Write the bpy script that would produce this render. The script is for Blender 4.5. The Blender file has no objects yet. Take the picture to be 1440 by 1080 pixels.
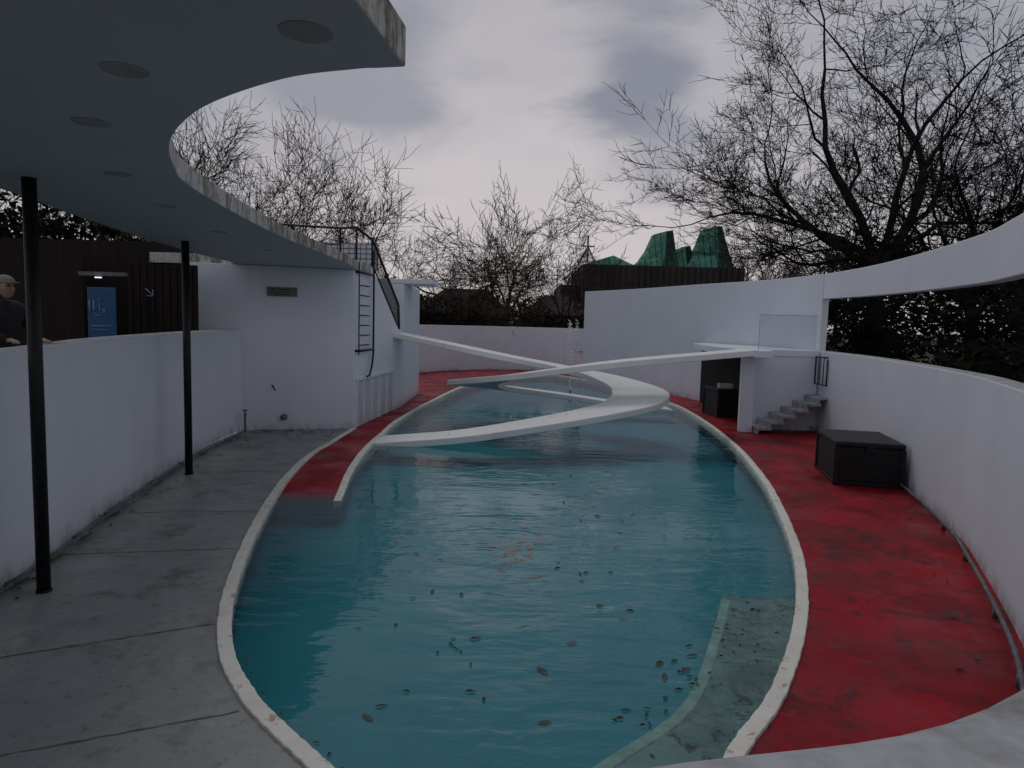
import bpy, bmesh, math, random
from mathutils import Matrix, Vector, noise
random.seed(7)
sc=bpy.context.scene
sc.view_settings.view_transform='Standard'; sc.view_settings.look='None'; sc.view_settings.exposure=0
# ---------------------------------------------------------------- materials
def newmat(name):
    m=bpy.data.materials.new(name); m.use_nodes=True
    nt=m.node_tree; b=nt.nodes['Principled BSDF']; return m,nt,b
def N(nt,t,**kw):
    n=nt.nodes.new(t)
    for k,v in kw.items(): setattr(n,k,v)
    return n
def noise_tex(nt,scale,detail=6,rough=.6,stretch=(1,1,1),dist=0):
    tc=N(nt,'ShaderNodeTexCoord'); mp=N(nt,'ShaderNodeMapping'); mp.inputs['Scale'].default_value=stretch
    nt.links.new(tc.outputs['Object'],mp.inputs['Vector'])
    t=N(nt,'ShaderNodeTexNoise'); t.inputs['Scale'].default_value=scale; t.inputs['Detail'].default_value=min(detail,4)
    t.inputs['Roughness'].default_value=rough; t.inputs['Distortion'].default_value=dist
    nt.links.new(mp.outputs[0],t.inputs['Vector']); return t.outputs['Fac']
def ramp(nt,src,stops):
    r=N(nt,'ShaderNodeValToRGB'); e=r.color_ramp.elements
    while len(e)<len(stops): e.new(.5)
    for i,(p,c) in enumerate(stops):
        e[i].position=p; e[i].color=(c,c,c,1) if not hasattr(c,'__len__') else (*c,1)
    nt.links.new(src,r.inputs[0]); return r.outputs[0]
def mixc(nt,fac,a,b):
    m=N(nt,'ShaderNodeMix'); m.data_type='RGBA'
    for s,i in ((fac,0),(a,6),(b,7)):
        if hasattr(s,'is_linked') or hasattr(s,'links'): nt.links.new(s,m.inputs[i])
        else: m.inputs[i].default_value=s if i==0 else (*s,1)
    return m.outputs[2]
def math_(nt,op,a,b):
    m=N(nt,'ShaderNodeMath',operation=op)
    for s,i in ((a,0),(b,1)):
        if hasattr(s,'links'): nt.links.new(s,m.inputs[i])
        else: m.inputs[i].default_value=s
    return m.outputs[0]
def bump(nt,b,h,strength=.3,dist=.01):
    n=N(nt,'ShaderNodeBump'); n.inputs['Strength'].default_value=strength; n.inputs['Distance'].default_value=dist
    nt.links.new(h,n.inputs['Height']); nt.links.new(n.outputs[0],b.inputs['Normal'])
def simple(name,c1,c2,scale=5,rough=.7,bs=.2,bd=.01,stretch=(1,1,1),metal=0,spec=.5):
    m,nt,b=newmat(name)
    f=noise_tex(nt,scale,stretch=stretch)
    c=mixc(nt,ramp(nt,f,[(.35,0),(.65,1)]),c1,c2)
    nt.links.new(c,b.inputs['Base Color']); b.inputs['Roughness'].default_value=rough; b.inputs['Metallic'].default_value=metal
    b.inputs['Specular IOR Level'].default_value=spec
    if bs: bump(nt,b,noise_tex(nt,scale*6,2),bs,bd)
    return m
def cheap(name,c1,c2,scale):
    m,nt,b=newmat(name); nt.nodes.remove(b); o=nt.nodes['Material Output']; d=N(nt,'ShaderNodeBsdfDiffuse')
    c=mixc(nt,ramp(nt,noise_tex(nt,scale,1),[(.35,0),(.65,1)]),c1,c2); nt.links.new(c,d.inputs[0]); nt.links.new(d.outputs[0],o.inputs[0]); return m
def zcoord(nt):
    tc=N(nt,'ShaderNodeTexCoord'); s=N(nt,'ShaderNodeSeparateXYZ'); nt.links.new(tc.outputs['Object'],s.inputs[0]); return s.outputs
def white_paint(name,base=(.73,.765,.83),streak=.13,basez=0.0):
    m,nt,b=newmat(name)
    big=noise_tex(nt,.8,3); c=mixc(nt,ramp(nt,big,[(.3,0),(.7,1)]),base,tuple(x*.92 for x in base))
    st=ramp(nt,noise_tex(nt,2.2,4,.65,(1,1,.12)),[(.57,0),(.78,1)])
    c=mixc(nt,math_(nt,'MULTIPLY',st,streak),c,(.30,.29,.26))
    sp=ramp(nt,noise_tex(nt,14,4,.7),[(.68,0),(.73,1)])
    c=mixc(nt,math_(nt,'MULTIPLY',sp,.3),c,(.22,.19,.15))
    z=zcoord(nt)[2]
    mr=N(nt,'ShaderNodeMapRange'); nt.links.new(z,mr.inputs[0]); mr.inputs[1].default_value=basez; mr.inputs[2].default_value=basez+.22; mr.inputs[3].default_value=1; mr.inputs[4].default_value=0
    d=math_(nt,'MULTIPLY',mr.outputs[0],ramp(nt,noise_tex(nt,5,4,.7,(1,1,.4)),[(.40,0),(.74,.9)]))
    c=mixc(nt,d,c,(.20,.19,.16))
    nt.links.new(c,b.inputs['Base Color']); b.inputs['Roughness'].default_value=.6
    bump(nt,b,noise_tex(nt,9,4,.6),.25,.01)
    return m
M_white=white_paint('white_painted_render')
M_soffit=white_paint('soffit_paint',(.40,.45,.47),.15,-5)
M_ramp=white_paint('ramp_paint',(.82,.83,.81),.2,-5)
m,nt,b=newmat('weathered_fascia'); 
c=mixc(nt,ramp(nt,noise_tex(nt,4,8,.75,(1,1,.35)),[(.45,0),(.60,1)]),(.50,.51,.50),(.15,.135,.10))
c=mixc(nt,ramp(nt,noise_tex(nt,12,6,.7),[(.52,0),(.66,1)]),c,(.26,.21,.12))
nt.links.new(c,b.inputs['Base Color']); b.inputs['Roughness'].default_value=.85; bump(nt,b,noise_tex(nt,20),.5,.02); M_fascia=m
m,nt,b=newmat('coping_concrete')
c=mixc(nt,ramp(nt,noise_tex(nt,6,8,.7),[(.4,0),(.65,1)]),(.42,.43,.45),(.24,.235,.22))
nt.links.new(c,b.inputs['Base Color']); b.inputs['Roughness'].default_value=.8; bump(nt,b,noise_tex(nt,60),.6,.006); M_cope=m
m,nt,b=newmat('curb_paint')
c=mixc(nt,ramp(nt,noise_tex(nt,2.0,4,.7),[(.45,0),(.75,1)]),(.74,.72,.65),(.60,.55,.46))
c=mixc(nt,math_(nt,'MULTIPLY',ramp(nt,noise_tex(nt,7,4,.8),[(.57,0),(.65,1)]),.8),c,(.34,.24,.16))
nt.links.new(c,b.inputs['Base Color']); b.inputs['Roughness'].default_value=.7; bump(nt,b,noise_tex(nt,18,8,.7),.6,.012); M_curb=m
m,nt,b=newmat('gray_deck_paint')
c=mixc(nt,ramp(nt,noise_tex(nt,1.2,4,.7),[(.35,0),(.65,1)]),(.29,.305,.295),(.225,.237,.23))
c=mixc(nt,math_(nt,'MULTIPLY',ramp(nt,noise_tex(nt,1.3,4,.8),[(.52,0),(.68,1)]),.75),c,(.115,.12,.11))
c=mixc(nt,math_(nt,'MULTIPLY',ramp(nt,noise_tex(nt,9,4,.8),[(.57,0),(.68,1)]),.6),c,(.08,.07,.055))
c=mixc(nt,math_(nt,'MULTIPLY',ramp(nt,noise_tex(nt,3.5,4,.8),[(.60,0),(.70,1)]),.35),c,(.40,.42,.40))
nt.links.new(c,b.inputs['Base Color'])
nt.links.new(ramp(nt,noise_tex(nt,1.1,4,.6),[(.36,.30),(.55,.7)]),b.inputs['Roughness']); b.inputs['Specular IOR Level'].default_value=.35
bump(nt,b,noise_tex(nt,25,4,.65),.25,.004); M_gray=m
def redm(name,stain):
    m,nt,b=newmat(name)
    c=mixc(nt,ramp(nt,noise_tex(nt,.9,7,.65),[(.38,0),(.62,1)]),(.35,.005,.013),(.20,.005,.011))
    c=mixc(nt,math_(nt,'MULTIPLY',ramp(nt,noise_tex(nt,1.6,9,.75,dist=1.0),[(.49,0),(.63,1)]),.85*stain),c,(.075,.011,.013))
    c=mixc(nt,math_(nt,'MULTIPLY',ramp(nt,noise_tex(nt,7,9,.8),[(.57,0),(.67,1)]),.65*stain),c,(.08,.03,.028))
    c=mixc(nt,math_(nt,'MULTIPLY',ramp(nt,noise_tex(nt,2.3,9,.85,(1,2.2,1),.4),[(.58,0),(.70,1)]),.55*stain),c,(.24,.085,.085))
    nt.links.new(c,b.inputs['Base Color'])
    nt.links.new(ramp(nt,noise_tex(nt,1.2,4,.6),[(.4,.33),(.6,.75)]),b.inputs['Roughness']); b.inputs['Specular IOR Level'].default_value=.22
    bump(nt,b,noise_tex(nt,14,4,.6),.35,.008); return m
M_red=redm('red_deck_paint',1); M_red2=redm('red_slope_paint',.5)
m,nt,b=newmat('teal_pool_floor')
c=mixc(nt,ramp(nt,noise_tex(nt,.5,5,.6),[(.3,0),(.7,1)]),(.024,.285,.345),(.018,.225,.285))
c=mixc(nt,math_(nt,'MULTIPLY',ramp(nt,noise_tex(nt,2.5,9,.75),[(.56,0),(.72,1)]),.35),c,(.018,.14,.17))
nt.links.new(c,b.inputs['Base Color']); b.inputs['Roughness'].default_value=.8; M_teal=m
m,nt,b=newmat('algae_ledge')
c=mixc(nt,ramp(nt,noise_tex(nt,1.6,8,.75,dist=.8),[(.4,0),(.6,1)]),(.24,.29,.275),(.13,.16,.15))
c=mixc(nt,ramp(nt,noise_tex(nt,3.5,9,.8,dist=.8),[(.54,0),(.64,1)]),c,(.05,.055,.045))
nt.links.new(c,b.inputs['Base Color']); b.inputs['Roughness'].default_value=.8; M_ledge=m
M_ledge_edge=simple('ledge_edge_paint',(.42,.48,.42),(.28,.33,.28),5,.7)
m=bpy.data.materials.new('pool_water'); m.use_nodes=True; nt=m.node_tree; nt.nodes.clear()
out=N(nt,'ShaderNodeOutputMaterial'); mx=N(nt,'ShaderNodeMixShader'); tr=N(nt,'ShaderNodeBsdfTransparent'); gl=N(nt,'ShaderNodeBsdfGlossy'); fr=N(nt,'ShaderNodeFresnel')
tr.inputs[0].default_value=(.74,.94,.955,1); gl.inputs['Roughness'].default_value=.01; gl.inputs['Color'].default_value=(1,1,1,1); fr.inputs['IOR'].default_value=1.40
r1=noise_tex(nt,1.2,2,.45,(1,2.3,1),.5); r2=noise_tex(nt,5,2,.5,(1,2.4,1),.3)
pat=ramp(nt,noise_tex(nt,.22,2,.5),[(.40,.15),(.56,1)])
h=math_(nt,'MULTIPLY',math_(nt,'ADD',r1,math_(nt,'MULTIPLY',r2,.24)),pat)
bp=N(nt,'ShaderNodeBump'); bp.inputs['Strength'].default_value=.6; bp.inputs['Distance'].default_value=.062
nt.links.new(h,bp.inputs['Height'])
nt.links.new(bp.outputs[0],gl.inputs['Normal']); nt.links.new(bp.outputs[0],fr.inputs['Normal'])
nt.links.new(fr.outputs[0],mx.inputs[0]); nt.links.new(tr.outputs[0],mx.inputs[1]); nt.links.new(gl.outputs[0],mx.inputs[2]); nt.links.new(mx.outputs[0],out.inputs[0]); M_water=m
M_black=simple('black_painted_metal',(.005,.005,.007),(.013,.013,.015),20,.5,.1,.002,spec=.3)
M_pipe=simple('gray_pipe',(.16,.16,.17),(.07,.07,.07),8,.5)
M_box=simple('black_plastic',(.009,.009,.011),(.017,.017,.019),10,.5,.3,.004,spec=.3)
M_bark=cheap('bark_dark',(.018,.016,.015),(.042,.036,.031),3)
M_bark2=cheap('bark_gray',(.12,.10,.08),(.055,.046,.038),1.5)
M_bark3=cheap('bark_pale',(.26,.21,.155),(.13,.105,.08),1.2)
M_bark4=cheap('bark_brown',(.085,.066,.052),(.04,.032,.026),1.2)
M_ever=cheap('evergreen_foliage',(.006,.008,.006),(.020,.021,.014),.9)
M_hedge=cheap('winter_hedge',(.035,.026,.018),(.07,.052,.035),.7)
M_ivy=cheap('scrub_brown',(.022,.017,.013),(.05,.038,.028),.5)
M_wood=simple('dark_brown_timber',(.012,.008,.0065),(.024,.016,.012),3,.7,.3,.01,(8,8,.4),spec=.2)
M_dark=simple('dark_fill',(.008,.008,.009),(.014,.013,.012),2,.8,0)
M_blue=simple('blue_sign_paint',(.006,.075,.19),(.008,.09,.22),3,.5,0)
M_plaque=simple('bronze_plaque',(.20,.19,.17),(.10,.095,.085),12,.5,.3,.004)
M_conc=simple('brown_concrete',(.060,.050,.042),(.035,.030,.026),.5,.9,.3,.05,(1,1,.3))
M_path=simple('path_asphalt',(.045,.044,.042),(.065,.062,.058),2,.9,.3,.01)
M_thatch=simple('dark_roof_tiles',(.022,.017,.014),(.036,.028,.024),2,.9,.3,.02)
def copper(name,ca,cb):
    m,nt,b=newmat(name)
    c=mixc(nt,ramp(nt,noise_tex(nt,.5,6,.75,(1,1,.3)),[(.45,0),(.65,1)]),ca,cb)
    w=N(nt,'ShaderNodeTexWave'); w.inputs['Scale'].default_value=.6; w.inputs['Distortion'].default_value=.2
    tc=N(nt,'ShaderNodeTexCoord'); nt.links.new(tc.outputs['Object'],w.inputs[0])
    c=mixc(nt,ramp(nt,w.outputs[1],[(.86,0),(.95,.7)]),c,(.015,.04,.035))
    nt.links.new(c,b.inputs['Base Color']); b.inputs['Roughness'].default_value=.9; b.inputs['Specular IOR Level'].default_value=.1; return m
M_copper=copper('copper_patina',(.12,.31,.23),(.06,.15,.115)); M_copper2=copper('copper_dark',(.030,.048,.040),(.06,.13,.095))
m,nt,b=newmat('screen_glass'); nt.nodes.remove(b); o=nt.nodes['Material Output']
mx=N(nt,'ShaderNodeMixShader'); tr=N(nt,'ShaderNodeBsdfTransparent'); gl=N(nt,'ShaderNodeBsdfDiffuse'); gl.inputs[0].default_value=(.6,.65,.68,1); mx.inputs[0].default_value=.12
tr.inputs[0].default_value=(.94,.96,.96,1)
nt.links.new(tr.outputs[0],mx.inputs[1]); nt.links.new(gl.outputs[0],mx.inputs[2]); nt.links.new(mx.outputs[0],o.inputs[0]); M_glass=m
def emis(name,col,s):
    m,nt,b=newmat(name); b.inputs['Emission Color'].default_value=(*col,1); b.inputs['Emission Strength'].default_value=s; return m
M_lamp=emis('lit_lamp',(.8,.95,1),1.0)
# ---------------------------------------------------------------- mesh helpers
def link(ob,parent=None):
    sc.collection.objects.link(ob)
    if parent: ob.parent=parent
    return ob
def mesh(name,v,f,mats,parent=None,smooth=False,midx=None):
    me=bpy.data.meshes.new(name); me.from_pydata([tuple(x) for x in v],[],f)
    for m in (mats if isinstance(mats,(list,tuple)) else [mats]): me.materials.append(m)
    if midx: me.polygons.foreach_set('material_index',midx)
    if smooth: me.polygons.foreach_set('use_smooth',[True]*len(me.polygons))
    me.update(); return link(bpy.data.objects.new(name,me),parent)
def empty(name):
    return link(bpy.data.objects.new(name,None))
def bev(ob,w=.015,seg=2):
    b=ob.modifiers.new('bev','BEVEL'); b.width=w; b.segments=seg; b.limit_method='ANGLE'; b.angle_limit=math.radians(40); return ob
def box(name,x0,x1,y0,y1,z0,z1,mat,parent=None,b=.0):
    v=[(x,y,z) for z in (z0,z1) for y in (y0,y1) for x in (x0,x1)]
    f=[(0,2,3,1),(4,5,7,6),(0,1,5,4),(2,6,7,3),(0,4,6,2),(1,3,7,5)]
    o=mesh(name,v,f,mat,parent)
    if b: bev(o,b)
    return o
def prism(name,poly,z0,z1,mat,parent=None,b=0,sidemat=None):
    n=len(poly); v=[(*p,z0) for p in poly]+[(*p,z1) for p in poly]
    a=sum(poly[i][0]*poly[(i+1)%n][1]-poly[(i+1)%n][0]*poly[i][1] for i in range(n))
    if a<0: v=[(*p,z0) for p in poly[::-1]]+[(*p,z1) for p in poly[::-1]]
    f=[tuple(range(n-1,-1,-1)),tuple(range(n,2*n))]+[(i,(i+1)%n,n+(i+1)%n,n+i) for i in range(n)]
    o=mesh(name,v,f,[mat,sidemat] if sidemat else mat,parent,midx=([0,0]+[1]*n) if sidemat else None)
    if b: bev(o,b)
    return o
def tubes(name,paths,mat,parent=None,sides=8):
    V=[];F=[]
    for pts,r in paths: addtube(V,F,[Vector(p) for p in pts],r if hasattr(r,'__len__') else [r]*len(pts),sides)
    return mesh(name,V,F,mat,parent,True)
def addtube(V,F,pts,rs,sides,cap=True):
    b0=len(V); n=len(pts); ref=None
    for i,p in enumerate(pts):
        t=(pts[min(i+1,n-1)]-pts[max(i-1,0)])
        if t.length<1e-6: t=Vector((0,0,1))
        t.normalize()
        if ref is None: ref=t.orthogonal().normalized()
        a=(ref-t*ref.dot(t)); a=a.normalized() if a.length>1e-5 else t.orthogonal().normalized(); ref=a
        c=t.cross(a)
        for k in range(sides):
            th=2*math.pi*k/sides; q=p+(a*math.cos(th)+c*math.sin(th))*rs[i]; V.append((q.x,q.y,q.z))
    for i in range(n-1):
        for k in range(sides):
            k2=(k+1)%sides; A=b0+i*sides; B=A+sides
            F.append((A+k,A+k2,B+k2,B+k))
    if cap and sides>3:
        F.append(tuple(b0+k for k in range(sides-1,-1,-1))); F.append(tuple(b0+(n-1)*sides+k for k in range(sides)))
def cr(pts,n=8,closed=False):
    P=[tuple(p) for p in pts]; out=[]; L=len(P); rng=L if closed else L-1
    for i in range(rng):
        if closed: a,b,c,d=P[i-1],P[i],P[(i+1)%L],P[(i+2)%L]
        else:
            b,c=P[i],P[i+1]; a=P[i-1] if i>0 else tuple(2*b[k]-c[k] for k in range(len(b))); d=P[i+2] if i+2<L else tuple(2*c[k]-b[k] for k in range(len(b)))
        for j in range(n):
            t=j/n
            out.append(tuple(.5*((2*b[k])+(-a[k]+c[k])*t+(2*a[k]-5*b[k]+4*c[k]-d[k])*t*t+(-a[k]+3*b[k]-3*c[k]+d[k])*t**3) for k in range(len(b))))
    if not closed: out.append(P[-1])
    return out
def normals(pts,closed=False):
    n=len(pts); out=[]
    for i in range(n):
        a=pts[(i-1)%n if closed else max(i-1,0)]; b=pts[(i+1)%n if closed else min(i+1,n-1)]
        dx,dy=b[0]-a[0],b[1]-a[1]; l=math.hypot(dx,dy) or 1
        out.append((dy/l,-dx/l))
    return out
def wall(name,pts,th,mat,parent=None,b=.012,side=1,capmat=None,closed=False):
    nn=normals(pts,closed); V=[];F=[];mi=[]
    for p,nv in zip(pts,nn):
        x,y,z0,z1=p; X=x+nv[0]*th*side; Y=y+nv[1]*th*side
        V+= [(x,y,z0),(x,y,z1),(X,Y,z1),(X,Y,z0)]
    n=len(pts)
    for i in range(n if closed else n-1):
        A=4*i;B=4*((i+1)%n)
        for k in range(4):
            k2=(k+1)%4
            q=(A+k,A+k2,B+k2,B+k)
            F.append(q if side>0 else q[::-1]); mi.append(1 if (k==1 and capmat) else 0)
    if not closed:
        F.append((0,3,2,1)); F.append((4*(n-1),4*(n-1)+1,4*(n-1)+2,4*(n-1)+3)); mi+=[0,0]
    o=mesh(name,V,F,[mat,capmat] if capmat else mat,parent,midx=mi)
    bm=bmesh.new(); bm.from_mesh(o.data); bmesh.ops.recalc_face_normals(bm,faces=bm.faces); bm.to_mesh(o.data); bm.free()
    if b: bev(o,b)
    return o
C=(1.1,18.3)
def polar(poly,ang):
    dx,dy=math.cos(ang),math.sin(ang); best=None
    for i in range(len(poly)):
        ax,ay=poly[i][0]-C[0],poly[i][1]-C[1]; bx,by=poly[(i+1)%len(poly)][0]-C[0],poly[(i+1)%len(poly)][1]-C[1]
        ex,ey=bx-ax,by-ay; den=dx*ey-dy*ex
        if abs(den)<1e-9: continue
        t=(ax*ey-ay*ex)/den; s=(ax*dy-ay*dx)/den
        if t>0 and -1e-6<=s<=1+1e-6 and (best is None or t>best): best=t
    return (C[0]+dx*best,C[1]+dy*best)
# ---------------------------------------------------------------- outlines
P0=[(0.15,2.75),(-.65,3.2),(-1.14,3.7),(-1.48,4.03),(-1.8,4.38),(-2.15,4.89),(-2.43,5.48),(-2.64,6.06),(-2.85,6.78),(-3.11,7.81),(-3.41,9.19),(-3.7,10.92),(-3.86,12.7),(-3.8,13.6),(-3.05,15.2),(-3.0,17.66),(-2.62,22.43),(-2.0,27.48),(-1.0,31.5),(.2,34.2),(1.5,35.2),(2.8,34),(3.9,31.2),(4.9,27.5),(5.45,23.65),(5.6,21.5),(5.42,18.12),(5.05,14.71),(4.55,11.87),(4.09,9.93),(3.61,8.22),(3.28,7.22),(2.89,6.25),(2.53,5.5),(2.2,4.91),(1.89,4.42),(1.57,4.02),(1.0,3.25)]
P=cr(P0,4,True)
RNG0=[(0.12,.73),(.75,.94),(1.7,1.75),(2.7,2.95),(3.6,4.25),(4.35,5.45),(5.31,7.37),(5.96,8.86),(6.89,11.86),(7.6,14.8),(8.02,17.7),(7.75,21),(6.67,24.6),(5.7,29.5),(4.6,34),(3.2,37.2),(1,38.4),(-1.5,38),(-3.8,36),(-5.3,33),(-6.2,29),(-6.6,24),(-6.6,20),(-6.4,17),(-6.17,15.34),(-6.06,13.28),(-5.7,10.94),(-5.26,8.5),(-4.95,7.16),(-4.78,6.17),(-4.4,4.2),(-3.4,2.0),(-2,.8),(-.8,.5)]
RNG=cr(RNG0,4,True)
NA=720; angs=[2*math.pi*i/NA for i in range(NA)]
PP=[polar(P,a) for a in angs]; RR=[polar(RNG,a) for a in angs]
for nm,mt,test in (('gray_pool_deck',M_gray,True),('red_pool_deck',M_red,False)):
    V=[];F=[]
    for i in range(NA):
        j=(i+1)%NA; gray=(RR[i][0]<0.0 and RR[i][1]<16.0)
        if gray!=test: continue
        b0=len(V); V+=[(*PP[i],0),(*RR[i],0),(*RR[j],0),(*PP[j],0)]; F.append((b0,b0+1,b0+2,b0+3))
    mesh(nm,V,F,mt)
V=[(*p,-.42) for p in PP]+[(*p,-.002) for p in PP]+[(C[0],C[1],-.42)]
F=[(i,(i+1)%NA,NA+(i+1)%NA,NA+i) for i in range(NA)]+[(2*NA,i,(i+1)%NA) for i in range(NA)]
mesh('pool_basin',V,F,M_teal)
V=[(C[0]+(p[0]-C[0])*.9995,C[1]+(p[1]-C[1])*.9995,-.05) for p in PP]+[(C[0],C[1],-.05)]
mesh('pool_water',V,[(NA,i,(i+1)%NA) for i in range(NA)],M_water)
def lerp(tab,y):
    if y<=tab[0][0]: return tab[0][1]
    for (a,va),(b,vb) in zip(tab,tab[1:]):
        if y<=b: return va+(vb-va)*(y-a)/(b-a)
    return tab[-1][1]
xo=[(9.7,-3.48),(10.92,-3.68),(12.7,-3.84),(13.85,-3.83),(16.25,-3.78),(17.8,-3.64)]
xi=[(9.7,-2.56),(11.57,-2.83),(13.98,-2.97),(15.2,-3.0),(17.8,-3.0)]
zz=[(9.7,-.056),(13.2,.008),(17.8,.008)]
ys=[9.7+i*.1 for i in range(80)]
V=[];F=[];mi=[]
for y in ys:
    a,b_,z=lerp(xo,y)+.06,lerp(xi,y),lerp(zz,y); V+=[(a,y,z),(b_,y,z),(b_,y,-.42)]
for i in range(len(ys)-1):
    A=3*i;B=A+3; F+=[(A,A+1,B+1,B),(A+1,A+2,B+2,B+1)]; mi+=[0,1]
b0=len(V); V.append((lerp(xo,9.7)+.06,9.7,-.42)); F.append((0,b0,2,1)); mi.append(1)
mesh('red_entry_slope',V,F,[M_red2,M_teal],midx=mi)
def rough_wall(pts,jit):
    return [(p[0]+random.uniform(-jit,jit),p[1]+random.uniform(-jit,jit),p[2],p[3]+random.uniform(-jit,jit)*.6) for p in pts]
curb=empty('pool_curb')
i0=P0.index((-3.0,17.66))
far=[(-2.56,9.66,-.14,-.040),(-2.83,11.57,-.14,.0),(-2.97,13.4,-.2,.028),(-3.0,15.2,-.2,.028)]+[(x,y,-.14,.028) for x,y in P0[i0:]]+[(0.15,2.75,-.14,.028)]
left=[(0.15,2.75,-.14,.028)]+[(x,y,-.14,.028) for x,y in P0[1:13]]+[(-3.83,13.85,-.14,.028),(-3.8,15.98,-.14,.028)]
wall('curb_far_and_right',rough_wall(cr(far,10),.005),.115,M_curb,curb,.010,1)
wall('curb_left',rough_wall(cr(left,10),.005),.115,M_curb,curb,.010,1)
li=[(2.2,-.9),(3.2,-.2),(3.97,.64),(4.63,1.29),(5.75,1.82),(6.62,2.18)]
lo=[(2.2,.6),(3.25,1.0),(4.02,1.57),(4.42,1.89),(4.91,2.2),(5.5,2.53),(6.25,2.89),(6.7,3.08)]
lis=cr([(a,b) for a,b in li],8); 
V=[];F=[];ys=[2.9+i*.0775 for i in range(49)]
for y in ys:
    z=-.07-.02*(y-2.9)/3.8; V+=[(lerp(lo,y)-.04,y,z),(lerp(lis,y),y,z),(lerp(lis,y),y,-.42)]
for i in range(len(ys)-1):
    A=3*i;B=A+3; F+=[(A,B,B+1,A+1),(A+1,B+1,B+2,A+2)]
b0=len(V);V.append((lerp(lo,ys[-1])-.04,ys[-1],-.42));A=3*(len(ys)-1);F.append((A,b0,A+2,A+1))
led=mesh('submerged_ledge',V,F,M_ledge)
wall('ledge_edging',[(lerp(lis,y),y,-.4,-.063-.02*(y-2.9)/3.8) for y in ys[:-1]],.09,M_ledge_edge,led,.01,1)
# ---------------------------------------------------------------- walls
def seg(a,b):
    i=RNG0.index(a); out=[]
    while True:
        out.append(RNG0[i]); 
        if RNG0[i]==b: break
        i=(i+1)%len(RNG0)
    return out
low=[(x,y,-.05,2.1) for x,y in [(-.8,.5)]+seg((0.12,.73),(8.02,17.7))]
wall('curved_parapet_wall',cr(low,8),.26,M_white,None,.02,1,M_cope)
hz=lambda y: 3.82+(y-5.45)*.022 if y<18 else 4.1+(y-17.7)*.012
hw=[(8.02,17.72),(7.75,21),(6.67,24.6),(5.3,29.7),(3.55,34.3)]
ring=empty('curved_enclosure_wall')
wall('high_wall',cr([(x,y,-.05,hz(y)) for x,y in hw],10),.18,M_white,ring,.015,1)
bandp=seg((0.75,.94),(8.02,17.7))[1:]
wall('raised_band',cr([(x,y,3.18+(y-5)*.021,hz(y)) for x,y in bandp],10),.18,M_white,ring,.015,1)
box('band_post',1.62,1.80,1.5,1.68,2.1,3.2,M_white,ring)
bl=[(5.9,32.5),(4.5,35.5),(3.2,37.2),(1,38.4),(-1.5,38),(-3.8,36),(-5.3,33),(-6.2,29),(-6.6,24),(-6.6,20),(-6.5,17.5)]
wall('low_back_wall',cr([(x,y,-.05,2.42) for x,y in bl],8),.2,M_white,None,.015,1)
ll=[(-6.17,15.34,2.3),(-6.06,13.28,2.3),(-5.7,10.94,2.29),(-5.26,8.5,2.27),(-4.95,7.16,2.24),(-4.78,6.17,2.22),(-4.4,4.2,2.2),(-3.4,2.0,2.15),(-2,.8,2.1),(-.8,.5,2.1)]
wall('left_parapet_wall',cr([(x,y,-.05,z) for x,y,z in ll],8),.2,M_white,None,.015,1,M_cope)
# ---------------------------------------------------------------- ground
V=[];F=[];n2=180
for i in range(n2):
    a=2*math.pi*i/n2; q=polar(RNG,a); l=math.hypot(q[0]-C[0],q[1]-C[1])
    for k,(dd,z) in enumerate(((.1,1.2),(6,1.2),(40,1.25),(160,1.6),(900,2.0))):
        V.append((C[0]+math.cos(a)*(l+dd),C[1]+math.sin(a)*(l+dd),z))
for i in range(n2):
    j=(i+1)%n2
    for k in range(4): F.append((5*i+k,5*i+k+1,5*j+k+1,5*j+k))
M_gnd=simple('winter_ground',(.040,.042,.022),(.060,.050,.035),.8,.95,.3,.03)
g=mesh('ground',V,F,[M_path,M_gnd],midx=[0 if k==0 else 1 for i in range(n2) for k in range(4)])
# ---------------------------------------------------------------- roof canopy
edge=[(-1.0,.3),(-.75,1.6),(-.61,2.6),(-.53,3.25)]
inner=[(-.53,3.25),(-.66,3.275),(-.78,3.30),(-1.16,3.45),(-1.69,3.85),(-2.08,4.29),(-2.43,4.83),(-2.73,5.5),(-2.97,6.23),(-3.21,7.85),(-3.42,10.14),(-3.50,13.1),(-3.55,14.6),(-3.72,16.04)]
outer=[(-7.15,15.5),(-6.25,15.2),(-6.1,13.4),(-5.82,10.94),(-5.4,8.5),(-5.09,7.16),(-4.92,6.17),(-4.5,4.2),(-3.5,2.2),(-2.4,.9)]
roofpoly=edge[:-1]+cr(inner,6)+cr(outer,4)
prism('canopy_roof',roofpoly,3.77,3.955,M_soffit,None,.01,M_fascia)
roof=bpy.data.objects['canopy_roof']
lampr=simple('recess_disc',(.30,.32,.30),(.22,.235,.22),6,.6,0)
for i,(x,y) in enumerate([(-.885,2.89),(-1.91,3.38),(-2.64,4.29),(-3.38,5.84),(-3.79,7.46),(-4.15,9.6),(-4.3,12)]):
    pts=[(x+.11*math.cos(a*math.pi/12),y+.11*math.sin(a*math.pi/12)) for a in range(24)]
    prism('recessed_disc_%d'%i,pts,3.766,3.772,lampr,roof,.002)
for nm,x,y in (('a',-4.31,6.09),('b',-5.26,10.9)):
    e=tubes('roof_support_column',[([(x,y,0),(x,y,3.77)],.058)],M_black,None,20)
    tubes('base_plate',[([(x,y,0.001),(x,y,.02)],.068)],M_black,e,20)
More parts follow.
